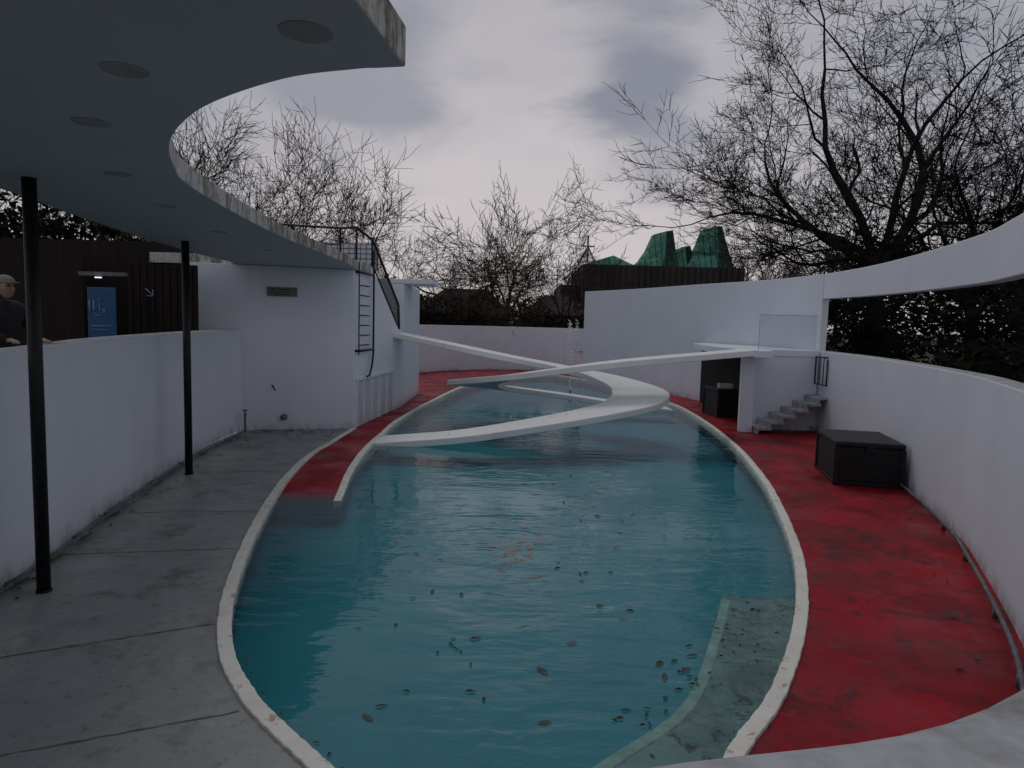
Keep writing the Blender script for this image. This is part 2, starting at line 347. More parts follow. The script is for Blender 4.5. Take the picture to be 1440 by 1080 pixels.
# ---------------------------------------------------------------- tower building
T=empty('white_stair_building')
prism('front_block',[(-7.15,15.0),(-6.23,15.30),(-3.78,16.06),(-3.67,17.2),(-7.15,17.2)],-.03,3.765,M_white,T,.01)
prism('roof_slab',[(-8.3,15.5),(-7.17,15.5),(-3.74,16.06),(-3.64,17.2),(-8.3,17.2)],3.77,4.0,M_white,T,.01,M_fascia)
def sidex(y): return -3.78+.095*(y-16.06)
prof=[(17.2,0),(20.7,0),(20.7,2.35),(20.0,2.35),(17.5,3.9),(17.2,3.99)]
V=[(sidex(y),y,z) for y,z in prof]+[(sidex(y)-.15,y,z) for y,z in prof]; n=len(prof)
mesh('side_wall',V,[tuple(range(n)),tuple(range(2*n-1,n-1,-1))]+[(i,n+i,n+(i+1)%n,(i+1)%n) for i in range(n)],M_white,T)
box('inner_wall',-5.0,-4.85,17.2,24,0,4.0,M_white,T)
box('landing',-4.85,-3.5,19.9,20.7,2.2,2.34,M_white,T)
for i in range(9):
    y=17.35+i*.29; z=3.75-.165*i
    box('step_%d'%i,-4.84,sidex(y)-.16,y,y+.3,z-.12,z,M_cope,T)
box('rear_block',-4.84,-3.36,20.72,24.2,0,3.72,M_white,T,.01)
box('rear_slab',-4.84,-2.5,20.75,22.4,3.73,3.86,M_white,T,.01)
for y in (16.2,16.75,17.4,18.1,18.8,19.5): 
    x=sidex(y); box('door_post',x-.01,x+.05,y-.04,y+.04,0,1.15,M_white,T,.005)
pp=[(sidex(y)+.055,y,1.13,1.2) for y in (16.12,17.5,19.6)]
wall('door_lintel',pp,.07,M_white,T,.004,-1)
M_door_shade=simple('door_shade_grey',(.46,.48,.52),(.54,.56,.59),3,.6,0)  # grey carries the shade of the white door slots in its colour
for y0,y1 in ((16.27,16.68),(16.84,17.32),(17.5,18.0),(18.2,18.7),(18.9,19.4)):
    wall('door_slot_shade',[(sidex(y0)+.012,y0,.05,1.1),(sidex(y1)+.012,y1,.05,1.1)],.01,M_door_shade,T,0,-1)
pl=mesh('wall_plaque',[(-5.62,15.44,3.08),(-5.0,15.635,3.08),(-5.0,15.635,3.29),(-5.62,15.44,3.29),(-5.61,15.47,3.08),(-4.99,15.665,3.08),(-4.99,15.665,3.29),(-5.61,15.47,3.29)],[(0,1,2,3),(4,7,6,5),(0,4,5,1),(1,5,6,2),(2,6,7,3),(3,7,4,0)],M_plaque)
bev(pl,.01)
for k in range(3): 
    z=3.24-.055*k; mesh('lettering_%d'%k,[(-5.55,15.456,z-.007),(-5.1,15.598,z-.007),(-5.1,15.598,z+.007),(-5.55,15.456,z+.007)],[(0,1,2,3)],M_dark,pl)
lad=[]
xa,ya=sidex(16.15)+.09,16.15; xb,yb=sidex(17.3)+.09,17.3
lad.append(([(xa,ya,3.95),(xa,ya,1.75)],.016))
lad.append(([(xb,yb,4.35),(xb,yb,1.75),(xb+.0,yb-.15,1.45),(xb,yb-.45,1.22),(xb-.02,yb-.6,1.2)],.026))
for z in (3.72,1.85): lad.append(([(sidex(ya),ya,z),(xa,ya,z),(xb,yb,z)],.03))
for k in range(7):
    z=3.42-.24*k; y0=16.5;y1=16.95; lad.append(([(sidex(y0),y0,z),(sidex(y0)+.09,y0,z),(sidex(y1)+.09,y1,z),(sidex(y1),y1,z)],.014))
tubes('wall_ladder',lad,M_black,None,8)
rl=[([(-6.6,16.4,4.87),(-5.5,16.9,4.87),(-4.4,17.2,4.87),(-3.95,17.0,4.87)],.03),([(-6.6,16.4,4.45),(-5.5,16.9,4.45),(-4.4,17.2,4.45)],.015),
 ([(-4.4,17.2,4.87),(-4.4,17.2,4.0)],.03),([(-3.95,17.0,4.87),(-3.95,17.0,4.0)],.03),([(-5.5,16.9,4.87),(-5.5,16.9,4.0)],.02),
 ([(-3.95,17.0,4.87),(-3.64,17.4,4.62),(-3.60,17.7,4.45),(-3.40,20.0,3.05),(-3.39,20.1,2.35)],.035),([(-3.63,17.5,3.95),(-3.42,20.0,2.45)],.025),([(-3.64,17.4,4.62),(-3.64,17.4,3.95)],.03)]
n=26
for k in range(n):
    t=k/n; y=17.5+2.5*t; x=sidex(y)+.02; zt=4.55-1.5*t-.02; zb=3.93-1.5*t
    t2=min(1,(k+4)/n); y2=17.5+2.5*t2
    rl.append(([(x,y,zt),(sidex(y2)+.02,y2,3.93-1.5*t2)],.006)); rl.append(([(x,y,zb),(sidex(y2)+.02,y2,4.53-1.5*t2)],.006))
tubes('stair_railing',rl,M_black,None,6)
gr=[]
for k in range(13): x=-5.9+k*.165; gr.append(([(x,19.5,4.0),(x,19.5,4.75)],.012))
for k in range(6): z=4.05+k*.14; gr.append(([(-5.9,19.5,z),(-3.92,19.5,z)],.012))
gp=tubes('mesh_fence_panel',gr,M_pipe,None,6)
box('backing',-5.9,-3.92,19.53,19.55,4.0,4.75,M_white,gp)
# ---------------------------------------------------------------- spiral ramps
A=[(-3.6,20,2.3,.5),(-.5,19.5,1.75,.5),(1.5,19.15,1.42,.52),(2.65,18.6,1.2,.62),(3.3,17.5,.98,.72),(2.95,16.35,.8,.68),(1.9,15.55,.62,.58),(.4,14.95,.4,.52),(-1.2,14.65,.17,.5),(-2.95,14.6,-.0,.5)]
def ramp_obj(name,pts):
    c=cr(pts,14); nn=normals(c); V=[];F=[]
    for p,nv in zip(c,nn):
        x,y,z,w=p
        for s,dz in ((-1,0),(1,0),(1,-.15),(-1,-.15)): V.append((x+nv[0]*w*s,y+nv[1]*w*s,z+dz))
    n=len(c)
    for i in range(n-1):
        for k in range(4): F.append((4*i+k,4*i+(k+1)%4,4*i+4+(k+1)%4,4*i+4+k))
    F+=[(0,3,2,1),(4*n-4,4*n-3,4*n-2,4*n-1)]
    o=mesh(name,V,F,M_ramp); bm=bmesh.new(); bm.from_mesh(o.data); bmesh.ops.recalc_face_normals(bm,faces=bm.faces); bm.to_mesh(o.data); bm.free()
    bev(o,.02,2)
ramp_obj('spiral_ramp',A)
B=[(2.2-x,36.4-y,z,w) for x,y,z,w in A]; B[0]=(5.95,16.9,2.12,.5)
ramp_obj('spiral_ramp.001',B)
# ---------------------------------------------------------------- right platform
Q=empty('entrance_platform')
prism('slab',[(5.85,16.4),(6.3,16.35),(6.5,17.0),(6.55,17.58),(7.98,17.6),(7.99,18.2),(7.72,21),(6.75,24.1),(6.0,22.5),(5.75,20)],1.93,2.1,M_white,Q,.01)
prism('pier',[(5.8,17.05),(6.12,17.0),(6.15,17.25),(5.85,17.32)],0,1.93,M_white,Q,.01)
box('stair_back_wall',6.3,7.97,17.62,17.76,0,1.928,M_white,Q)
prism('doorway_shade_panel',[(6.76,24.0),(7.72,20.75),(7.66,20.7),(6.68,23.9)],0.01,1.92,M_dark,Q)  # thin dark panel on the wall, coloured as the shade inside an open doorway
st=empty('concrete_steps')
for i in range(6):
    x=6.15+i*.30; z=.16*(i+1)
    box('tread_%d'%i,x,x+.40,16.8,17.6,z-.07,z,M_cope,st,.008)
    box('riser_%d'%i,x+.0,x+.07,16.81,17.59,z-.16,z-.071,M_cope,st)
gs=box('glass_screen',6.4,7.9,17.66,17.675,2.11,3.0,M_glass)
tubes('frame',[([(6.4,17.66,2.1),(6.4,17.66,3.0),(7.9,17.66,3.0)],.008)],M_cope,gs)
tubes('handrail',[([(7.88,16.9,1.9),(7.88,16.9,1.25),(7.88,17.55,1.25),(7.88,17.55,1.95),(7.88,16.9,1.95)],.02),([(7.88,17.1,1.25),(7.88,17.1,1.95)],.012),([(7.88,17.3,1.25),(7.88,17.3,1.95)],.012)],M_black,None)
def storage(name,cx,cy,w,l,h,rot):
    e=empty(name); 
    def bx(n,x0,x1,y0,y1,z0,z1,b=.012):
        o=box(n,x0,x1,y0,y1,z0,z1,M_box,e,b); return o
    bx('body',-w/2+.03,w/2-.03,-l/2+.03,l/2-.03,.03,h-.1)
    bx('lid',-w/2,w/2,-l/2,l/2,h-.095,h,.03)
    bx('skirt',-w/2+.01,w/2-.01,-l/2+.01,l/2-.01,0,.06)
    for k in range(9):
        z=.1+k*(h-.25)/8.5; bx('slat',-w/2+.018,w/2-.018,-l/2+.018,l/2-.018,z,z+.028,.004)
    for sx in (-1,1):
        for sy in (-1,1): bx('corner',sx*(w/2-.035)-.04,sx*(w/2-.035)+.04,sy*(l/2-.035)-.04,sy*(l/2-.035)+.04,.01,h-.096)
    bx('latch',-.06,.06,-l/2-.012,-l/2+.01,h-.18,h-.06,.004)
    e.location=(cx,cy,0); e.rotation_euler=(0,0,rot); return e
storage('storage_box',6.22,11.95,1.1,1.5,.76,math.radians(-13))
storage('storage_box.001',6.35,20.3,.75,1.2,.85,math.radians(5))
cr_=box('paper_crate',6.1,6.5,19.75,20.05,.86,1.0,M_cope,None,.01)
rp=cr([(x-.13,y,.09) for x,y in RNG0[4:11]],6)
pv=[(rp,.022)]
for k in range(3,len(rp)-1,5): 
    x,y,z=rp[k]; pv.append(([(x,y,0),(x,y,.10)],.03))
tubes('wall_base_pipe',pv,M_pipe,None,8)
lp=cr([(x+.12,y,.05) for x,y in [(-6.02,14.6),(-5.88,12.5),(-5.66,10.94),(-5.22,8.5),(-4.93,7.2),(-4.76,6.2),(-4.4,4.3)]],6)
pv=[(lp,.02)]
for k in range(2,len(lp)-1,4): 
    x,y,z=lp[k]; pv.append(([(x,y-.12,.05),(x,y+.12,.05)],.04))
tubes('wall_base_pipe',pv,M_pipe,None,8)
tubes('wall_tap',[([(-6.0,15.1,0),(-6.0,15.1,.48)],.025),([(-6.0,15.1,.42),(-5.95,14.98,.40)],.03),([(-6.06,15.1,.5),(-5.94,15.1,.5)],.015)],M_plaque)
tubes('wall_outlet',[([(-5.27,15.58,.30),(-5.27,15.48,.30)],.07)],M_plaque,None,16)
tubes('wall_hook',[([(-5.5,15.5,1.02),(-5.5,15.4,1.05),(-5.42,15.4,.93)],.015)],M_black)
def joint(pts,w,name):
    V=[];F=[]; nn=normals(pts)
    for (x,y),nv in zip(pts,nn):
        ww=w*random.uniform(.3,1.4); V+=[(x-nv[0]*ww,y-nv[1]*ww,.004),(x+nv[0]*ww,y+nv[1]*ww,.004)]
    for i in range(len(pts)-1): F.append((2*i,2*i+1,2*i+3,2*i+2))
    return V,F
V=[];F=[]
for (x0,y0,x1,y1) in ((-4.72,4.4,-2.30,5.6),(-5.1,7.0,-3.02,7.4),(-5.3,8.6,-3.35,8.9),(-5.7,11,-3.75,11.3),(-4.2,3.2,-1.75,4.25)):
    k=60; pts=[(x0+(x1-x0)*i/k+random.uniform(-.01,.01),y0+(y1-y0)*i/k+random.uniform(-.006,.006)) for i in range(k+1)]
    v,f=joint(pts,.008,''); b0=len(V); V+=v; F+=[tuple(b0+q for q in t) for t in f]
mesh('deck_joints',V,F,simple('joint_dirt',(.10,.07,.05),(.22,.18,.14),8,.8,0))
V=[];F=[]
for (x0,y0,x1,y1) in ((4.1,9.8,6.2,9.6),(4.85,13.4,7.1,13.2)):
    k=40; pts=[(x0+(x1-x0)*i/k,y0+(y1-y0)*i/k+random.uniform(-.01,.01)) for i in range(k+1)]
    v,f=joint(pts,.006,''); b0=len(V); V+=v; F+=[tuple(b0+q for q in t) for t in f]
mesh('red_deck_joints',V,F,simple('joint_red',(.12,.012,.014),(.22,.012,.014),5,.8,0))
# ---------------------------------------------------------------- leaves
V=[];F=[];mi=[]
def leaf(x,y,z,s,mt):
    a=random.uniform(0,6.28); w=s*random.uniform(.28,.5); b0=len(V); c,s_=math.cos(a),math.sin(a)
    for u,v,h in ((-1,0,0),(-.45,.8,.006),(.35,.9,.01),(1,.05,.0),(.3,-.85,.008),(-.5,-.75,.004)):
        px,py=u*s,v*w; V.append((x+px*c-py*s_,y+px*s_+py*c,z+h*random.uniform(.4,1.4)))
    F.append(tuple(range(b0,b0+6))); mi.append(mt)
wz=-.044
for x,y,n,sp in ((-.44,5.2,6,.12),(-.74,4.7,1,.1),(-.46,4.56,2,.15),(-.1,4.7,1,.1),(-.17,5.5,1,.1),(-1.08,5.55,2,.2),(-.53,6.3,1,.1),(-.9,6.1,2,.2),(-.78,7.4,1,.1),(.45,7,2,.2),(1.0,6.0,2,.2),(1.45,5.2,7,.15),(.5,11.7,6,.4),(2.9,5.9,3,.25),(-2.4,5.7,3,.3),(.5,9.3,4,.8),(1.5,7.5,3,.6),(0,13,8,2)):
    for k in range(n): leaf(x+random.gauss(0,sp),y+random.gauss(0,sp*1.1),wz,random.uniform(.03,.065),0)
for k in range(22): leaf(.14+random.gauss(0,.2),8.7+random.gauss(0,.45),-.41,random.uniform(.07,.12),1)
for k in range(18): leaf(random.uniform(-1.8,2),random.uniform(4.5,12),-.41,random.uniform(.05,.09),0)
for k in range(40):
    t=random.random(); leaf(.75+1.25*t+random.gauss(0,.07)+.25*math.sin(t*3),4.2+1.9*t+random.gauss(0,.1),-.40 if k%2 else wz,random.uniform(.02,.045),0)
for k in range(30):
    y=random.uniform(3.4,6.5); leaf(random.uniform(lerp(li,y)+.15,lerp(lo,y)-.2),y,-.068-.02*(y-2.9)/3.8+.003,random.uniform(.015,.035),0)
for k in range(30):
    i=random.choice([j for j in range(NA) if PP[j][1]<12]); x,y=PP[i]; dx,dy=C[0]-x,C[1]-y; l=math.hypot(dx,dy)
    leaf(x+dx/l*.25,y+dy/l*.25,wz,random.uniform(.015,.035),0)
mesh('fallen_leaves',V,F,[simple('leaf_dark',(.015,.015,.010),(.04,.03,.02),9,.6,0),simple('leaf_red',(.30,.12,.11),(.2,.12,.1),9,.6,0)],midx=mi)
V=[];F=[];mi=[]
for k in range(130):
    y=random.uniform(5,15.3); side=random.random()<.5
    if side: leaf(-5.0-.1*(y-6)+random.gauss(0,.12)+.3*(y<6.5)+.12,y,.012,random.uniform(.02,.045),0)
    else: 
        x=[p for p in RNG if p[0]>0 and abs(p[1]-y)<.6]; 
        if x: leaf(x[0][0]-.15-abs(random.gauss(0,.15)),y,.012,random.uniform(.02,.04),0)
for k in range(140): leaf(random.uniform(-5.9,-4.0),15.2+random.gauss(0,.22)-.1+random.random()*.3,.012,random.uniform(.02,.05),0)
mesh('deck_leaf_litter',V,F,bpy.data.materials['leaf_dark'])
V=[];F=[];mi=[]
bt=cr(B,14); at=cr(A,14)
for (x,y,z,w) in random.sample(bt[:60],40)+random.sample(at[-70:],30): leaf(x+random.uniform(-.4,.4),y+random.uniform(-.1,.35),z+.004,random.uniform(.015,.035),0)
mesh('ramp_leaf_litter',V,F,bpy.data.materials['leaf_dark'])
# ---------------------------------------------------------------- fountain
V=[];F=[]
def drop(x,y,z,r):
    b0=len(V)
    V.extend([(x+r,y,z),(x-r,y,z),(x,y+r,z),(x,y-r,z),(x,y,z+r*2.2),(x,y,z-r*2.2)])
    for a,b_,c in ((0,2,4),(2,1,4),(1,3,4),(3,0,4),(2,0,5),(1,2,5),(3,1,5),(0,3,5)): F.append((b0+a,b0+b_,b0+c))
for j in range(10):
    az=j*2*math.pi/10; vx=random.uniform(.12,.5); top=random.uniform(1.8,2.8)
    for k in range(44):
        t=k/43*1.75; z=top*(1-(t-1)**2); 
        if z<0: continue
        drop(2.25+math.cos(az)*vx*t*.75+random.gauss(0,.025),26+math.sin(az)*vx*t*.75,z+random.gauss(0,.06),random.uniform(.008,.017))
M_drop,nt,b=newmat('water_drops'); b.inputs['Base Color'].default_value=(.85,.89,.93,1); b.inputs['Roughness'].default_value=.2
ft=mesh('fountain_jet',V,F,M_drop,None,True)
tubes('nozzle',[([(2.25,26,-.4),(2.25,26,.1)],.04)],M_pipe,ft)
# ---------------------------------------------------------------- left zone
S=empty('dark_timber_shelter')
box('rear_wall',-13.5,-7.2,15.6,15.75,1.2,4.25,M_wood,S)
box('panel',-7.95,-6.55,14.0,14.1,1.2,3.62,M_wood,S)
box('side_panel',-12.5,-9.0,14.2,14.3,1.2,3.9,M_wood,S)
box('roof_edge',-9.0,-7.7,14.05,14.13,3.36,3.44,M_pipe,S)
box('counter',-9.0,-7.9,14.3,14.9,1.2,2.1,M_dark,S)
for k in range(9): box('batten_%d'%k,-7.9+k*.155,-7.86+k*.155,13.97,13.998,1.2,3.6,M_wood,S)
lp_=box('shelter_lamp',-8.62,-8.5,13.98,14.03,3.31,3.335,M_lamp)
sg=box('toilet_sign',-8.17,-7.63,13.0,13.04,1.75,3.08,M_blue,None,.01)
M_ic=simple('sign_icon_paint',(.20,.32,.45),(.18,.28,.40),4,.6,0)
tubes('icon',[([(-7.93,12.99,2.80),(-7.93,12.99,2.66),(-7.84,12.99,2.66),(-7.81,12.99,2.56)],.010),([(-7.95+.09*math.cos(a),12.99,2.63+.09*math.sin(a)) for a in [x*.3+2 for x in range(16)]],.008),([(-7.95,12.99,2.84),(-7.92,12.99,2.84)],.02),([(-8.1,12.99,2.35),(-7.72,12.99,2.35)],.010),([(-8.1,12.99,2.28),(-7.8,12.99,2.28)],.008),([(-8.12,12.99,2.84),(-8.12,12.99,2.6)],.015),([(-8.04,12.99,2.84),(-8.04,12.99,2.6)],.015)],M_ic,sg,6)
tubes('post',[([(-8.1,13.05,1.2),(-8.1,13.05,3.0)],.03),([(-7.7,13.05,1.2),(-7.7,13.05,3.0)],.03)],M_black,sg)
tubes('arrow',[([(-7.55,13.93,3.12),(-7.4,13.93,2.98)],.012),([(-7.4,13.93,3.1),(-7.4,13.93,2.97),(-7.53,13.93,2.97)],.012)],M_ic,S,5)
# ---------------------------------------------------------------- copper pavilion
PV=empty('copper_roofed_pavilion')
box('concrete_drum',6.6,22.2,66,80,1.4,8.5,M_conc,PV)
for k in range(26): box('rib_%d'%k,6.7+k*.6,6.95+k*.6,65.85,66,1.4,8.45,M_conc,PV)
box('drum_left',4.6,6.6,68,80,1.4,6.6,M_conc,PV)
def lantern(prof_l,prof_r,y,name,d=5.5):
    n=len(prof_l); V=[];F=[];mi=[]
    for i,((xl,zl),(xr,zr)) in enumerate(zip(prof_l,prof_r)):
        t=i/(n-1); yf=y+1.6*t; yb=y+d-1.6*t; xm=xl+(xr-xl)*.58
        V+=[(xl,yf+.9,zl),(xm,yf,zl*.42+zr*.58),(xr,yf+.6,zr),(xr,yb,zr),(xl,yb,zl)]
    for i in range(n-1):
        for k in range(5):
            k2=(k+1)%5; F.append((5*i+k,5*i+k2,5*i+5+k2,5*i+5+k)); mi.append(0 if k in (0,4,3) else 1)
    b0=5*(n-1); F.append(tuple(range(b0,b0+5))); mi.append(1)
    mesh(name,V,F,[M_copper,M_copper2],PV,midx=mi)
lantern([(11.6,8.45),(12.7,9.3),(13.35,10.4),(13.9,11.9)],[(16.1,8.45),(16.0,9.5),(15.85,10.8),(15.7,12.3)],66.5,'lantern_a')
lantern([(15.6,8.45),(15.8,9.2),(16.1,10.0),(16.4,10.6)],[(18.6,8.45),(18.4,9.2),(18.2,10.0),(18.0,11.1)],68.5,'lantern_b')
lantern([(17.0,8.45),(17.9,9.6),(18.4,11.0),(18.8,12.5)],[(21.5,8.45),(21.1,9.8),(20.8,11.2),(20.5,12.8)],66.2,'lantern_c')
V=[(6.5,66,8.45),(11.6,66,8.45),(11.6,72,8.45),(6.5,72,8.45),(9.6,67,9.5),(9.9,70,9.5)]
mesh('low_roof',V,[(0,1,4),(1,2,5,4),(2,3,5),(3,0,4,5)],M_copper,PV)
av=[([(7.6,72,1.5),(7.6,72,12.0)],.12),([(6.9,72,10.9),(8.3,72,10.9)],.09)]
for k in range(26):
    a=k*2*math.pi/26; x=7.6+3.6*math.cos(a); y=72+3.6*math.sin(a)
    av.append(([(7.6,72,11.0),(7.6+1.2*math.cos(a),72+1.2*math.sin(a),8.6),(x,y,6.4),(x,y,1.5)],.028))
for h,rr in ((10,.45),(9.3,.85),(8.6,1.2),(8,1.75),(7.4,2.4),(6.8,3.1)):
    av.append(([(7.6+rr*math.cos(a*.4),72+rr*math.sin(a*.4),h) for a in range(17)],.022))
av.append(([(4.6,74,1.5),(4.6,74,8.6)],.08)); av.append(([(4.2,74,7.9),(5.0,74,7.9)],.06))
tubes('aviary_net_mast',av,simple('net_gray',(.12,.13,.14),(.09,.10,.11),3,.6,0),None,4)
def hut(name,x0,x1,y0,y1,ze,zr):
    e=empty(name); box('walls',x0+.3,x1-.3,y0+.3,y1-.3,1.2,ze,M_wood,e)
    V=[(x0,y0,ze),(x1,y0,ze),(x1,y1,ze),(x0,y1,ze),(x0+2,(y0+y1)/2,zr),(x1-2,(y0+y1)/2,zr)]
    mesh('roof',V,[(0,1,5,4),(1,2,5),(2,3,4,5),(3,0,4),(3,2,1,0)],M_thatch,e)
hut('dark_tiled_hut',-7,0,46,52,3.2,5.0); hut('dark_tiled_hut.001',0.4,6.2,50,57,3.3,4.9)
# ---------------------------------------------------------------- trees
def tree(name,base,H,mat,seed,lv=5,trunk=.22,r0=.25,spread=1.0,nch=(4,6),minr=.011,lean=(0,0),up=.06,ratio=(.5,.78),wob=.2,limbs=None):
    R=random.Random(seed); V=[];F=[]
    def rv(): return Vector((R.gauss(0,1),R.gauss(0,1),R.gauss(0,1)))
    def br(p,d,L,r,l):
        n=7 if l==0 else (8 if l==1 else (6 if l==2 else (4 if l<lv else 3))); pts=[p.copy()]; rs=[r]; st=L/n; rend=max(minr*.6,r*(.6 if l==0 else .28))
        kids=[]
        for i in range(n):
            d=(d+rv()*(.05 if l==0 else wob)+Vector((0,0,up if l>0 else 0))).normalized()
            p=p+d*st; rr=r+(rend-r)*(i+1)/n; pts.append(p.copy()); rs.append(rr)
            if l<lv and (i+1)/n>=(.6 if l==0 else .25): kids.append((p.copy(),d.copy(),rr,(i+1)/n))
        addtube(V,F,pts,rs,9 if l==0 else (6 if l==1 else (4 if l==2 else 3)))
        if l>=lv: return
        if l==0 and limbs:
            for (dx,dy,dz,LL,rr0) in limbs: br(p-d*st*R.uniform(0,1.5),Vector((dx,dy,dz)).normalized(),LL,rr0,1)
            return
        k=R.randint(*nch)+(2 if l==0 else 0)
        for j in range(k):
            q,dd,rr,t=kids[min(len(kids)-1,int(len(kids)*(j+R.random())/k))]
            ax=rv(); ax=(ax-dd*ax.dot(dd)).normalized()
            if l==0: 
                az=2*math.pi*(j/k)+R.uniform(-.4,.4); ax=Vector((math.cos(az),math.sin(az),0))
            ang=R.uniform(.5,1.05)*spread if l>0 else R.uniform(.35,.95)*spread
            nd=(dd*math.cos(ang)+ax*math.sin(ang)).normalized()
            if nd.z<-.25: nd.z*=-.3
            if l==0: LL=(H*(1-trunk))*R.uniform(.45,.68)
            else: LL=L*R.uniform(*ratio)*(1.1-.35*t)
            br(q,nd,LL,max(minr,rr*R.uniform(.5,.7)),l+1)
        br(p,d,(L*R.uniform(.5,.7)) if l>0 else H*(1-trunk)*.55,max(minr,rs[-1]*.9),l+1)
    br(Vector((0,0,0)),Vector((lean[0],lean[1],1)).normalized(),H*trunk,r0,0)
    o=mesh(name,V,F,mat); o.location=base; return o
BL=[(-.38,-.1,1,9.2,.22),(.25,.2,1,9.8,.24),(-1,.1,.85,7.6,.17),(.9,-.2,.8,7.8,.18),(-1,-.35,.55,6.3,.13),(.6,.6,.9,7.5,.15),(-.5,.9,.7,6.5,.13),(1,.2,.4,6.5,.13),(-.75,.5,1.1,8.2,.16),(-1,.4,.35,5.4,.11)]
tree('bare_tree',(16.0,30,1.0),19,M_bark,11,lv=5,trunk=.27,r0=.40,spread=1.0,nch=(5,5),minr=.012,up=.02,wob=.19,ratio=(.42,.66),limbs=BL,lean=(.06,0))
tree('bare_tree',(-10.8,45,1.2),13.5,M_bark2,5,lv=4,trunk=.2,r0=.25,nch=(4,5),minr=.019,up=.06,spread=.9)
tree('bare_tree',(-19.5,46,1.2),15.5,M_bark2,8,lv=4,trunk=.22,r0=.3,nch=(5,6),minr=.019,up=.04)
tree('bare_tree',(-.4,52,1.2),12.5,M_bark3,27,lv=4,trunk=.2,r0=.26,nch=(3,5),minr=.024,up=.05,spread=.95)
tree('bare_tree',(-3.4,43,1.2),8.8,M_bark4,31,lv=5,trunk=.14,r0=.28,nch=(4,4),minr=.014,up=-.01,spread=1.2,wob=.24)
tree('bare_tree',(3.6,47,1.2),7.2,M_bark4,37,lv=4,trunk=.16,r0=.16,nch=(4,5),minr=.016,up=.02,spread=1.1)
tree('bare_tree',(22.5,33,1.2),16,M_bark,13,lv=4,trunk=.2,r0=.35,nch=(5,6),minr=.018)
tree('bare_tree',(19.5,26,1.2),11,M_bark,17,lv=4,trunk=.25,r0=.16,nch=(3,4),minr=.014,up=.05)
t6=tree('bare_tree',(24,72,1.5),10,M_bark2,23,lv=4,trunk=.2,r0=.25,nch=(4,5),minr=.030)
def inst(o,loc,s,rz):
    q=o.copy(); link(q); q.location=loc; q.scale=(s,s,s); q.rotation_euler=(0,0,rz)
for i,(x,y,s,rz) in enumerate(((30,75,1.1,1),(38,80,1.3,2),(-25,85,1.2,4),(-40,80,1.3,5),(-52,75,1.4,.5),(50,70,1.3,2.2),(34,45,1.1,4.2),(-30,52,1.3,1.2))): inst(t6,(x,y,1.5),s,rz)
def mass(name,ells,n,size,mat,seed=1):
    R=random.Random(seed); V=[];F=[]
    tot=sum(e[3]*e[5]*1.0 for e in ells)
    for (cx,cy,cz,rx,ry,rz) in ells:
        k=int(n*rx*rz/tot)
        lob=[(R.uniform(-.8,.8),R.uniform(-.8,.4),R.uniform(-.7,.9),R.uniform(.25,.5)) for _ in range(14)]
        for i in range(k):
            l=R.choice(lob); v=Vector((R.gauss(0,1),R.gauss(0,1),R.gauss(0,1))).normalized()*l[3]*R.uniform(.55,1.15)
            x=cx+(l[0]+v.x)*rx; y=cy+(l[1]+v.y)*ry; z=cz+(l[2]+v.z)*rz
            if z<1.2: z=1.2+abs(R.gauss(0,.2))
            s=size*R.uniform(.5,1.5); a=Vector((R.gauss(0,1),R.gauss(0,1),R.gauss(0,1))).normalized(); b=a.orthogonal().normalized()
            b0=len(V); p=Vector((x,y,z)); V+= [tuple(p-a*s),tuple(p+b*s*.45),tuple(p+a*s),tuple(p-b*s*.45)]; F.append((b0,b0+1,b0+2,b0+3))
    return mesh(name,V,F,mat)
mass('evergreen_shrubbery',[(14,25,2.4,4,3,1.9),(19,24,2.8,5,4,2.4),(11.5,24,2.0,2,2,1.2),(14,31,2.8,3,3,2.4),(19,32,4,4,3,3.2),(24,30,4.2,4,3,3.6),(12,18,1.6,2,3,.8),(15,16,2.0,3,4,1.2),(26,22,3.2,5,5,3.0),(21,28,5.5,3,2.5,2.6)],26000,.14,M_ever,3)
mass('winter_hedge',[(-5,41,2.4,4,1.5,1.5),(-8.5,40,2.4,3,2,1.6),(-1,41,2.0,3,1.5,1.2),(3,43,2.4,3,2,1.5),(-12,38,2.6,4,3,1.9),(7.5,46,2.6,3,2,1.5)],15000,.12,M_ivy,4)
mass('distant_tree_line',[(-45,75,4,14,4,5),(-25,72,3.6,12,4,3.2),(-8,85,3.2,12,4,2.4),(8,95,3.6,14,4,2.6),(33,85,4.2,12,4,3.8),(52,75,6,16,5,6.5),(-62,60,6,12,6,6)],22000,.40,M_hedge,5)
mass('shelter_hedge',[(-12,20,3,4,2,2.6),(-17,19,3.5,4,3,3),(-9.5,24,2.6,3,3,1.8),(-22,24,4,5,4,4)],9000,.15,M_ever,6)
# ---------------------------------------------------------------- person
def skin(name,joints,edges,mat,parent,sub=2):
    me=bpy.data.meshes.new(name); me.from_pydata([j[0] for j in joints],edges,[]); o=link(bpy.data.objects.new(name,me),parent)
    me.materials.append(mat)
    s=o.modifiers.new('s','SKIN')
    for i,j in enumerate(joints): me.skin_vertices[0].data[i].radius=(j[1],j[2] if len(j)>2 else j[1])
    me.skin_vertices[0].data[0].use_root=True
    d=o.modifiers.new('d','SUBSURF'); d.levels=sub; d.render_levels=sub
    s.use_smooth_shade=True
    return o
M_coat=simple('dark_coat',(.010,.011,.015),(.02,.02,.025),8,.85,.3,.005); M_skin=simple('skin',(.42,.25,.18),(.36,.20,.15),20,.55,0); M_cap=simple('cap_cloth',(.22,.19,.19),(.30,.27,.26),14,.9,.2,.003)
M_trouser=simple('trousers',(.02,.022,.03),(.03,.03,.04),8,.9,0)
pe=empty('person')
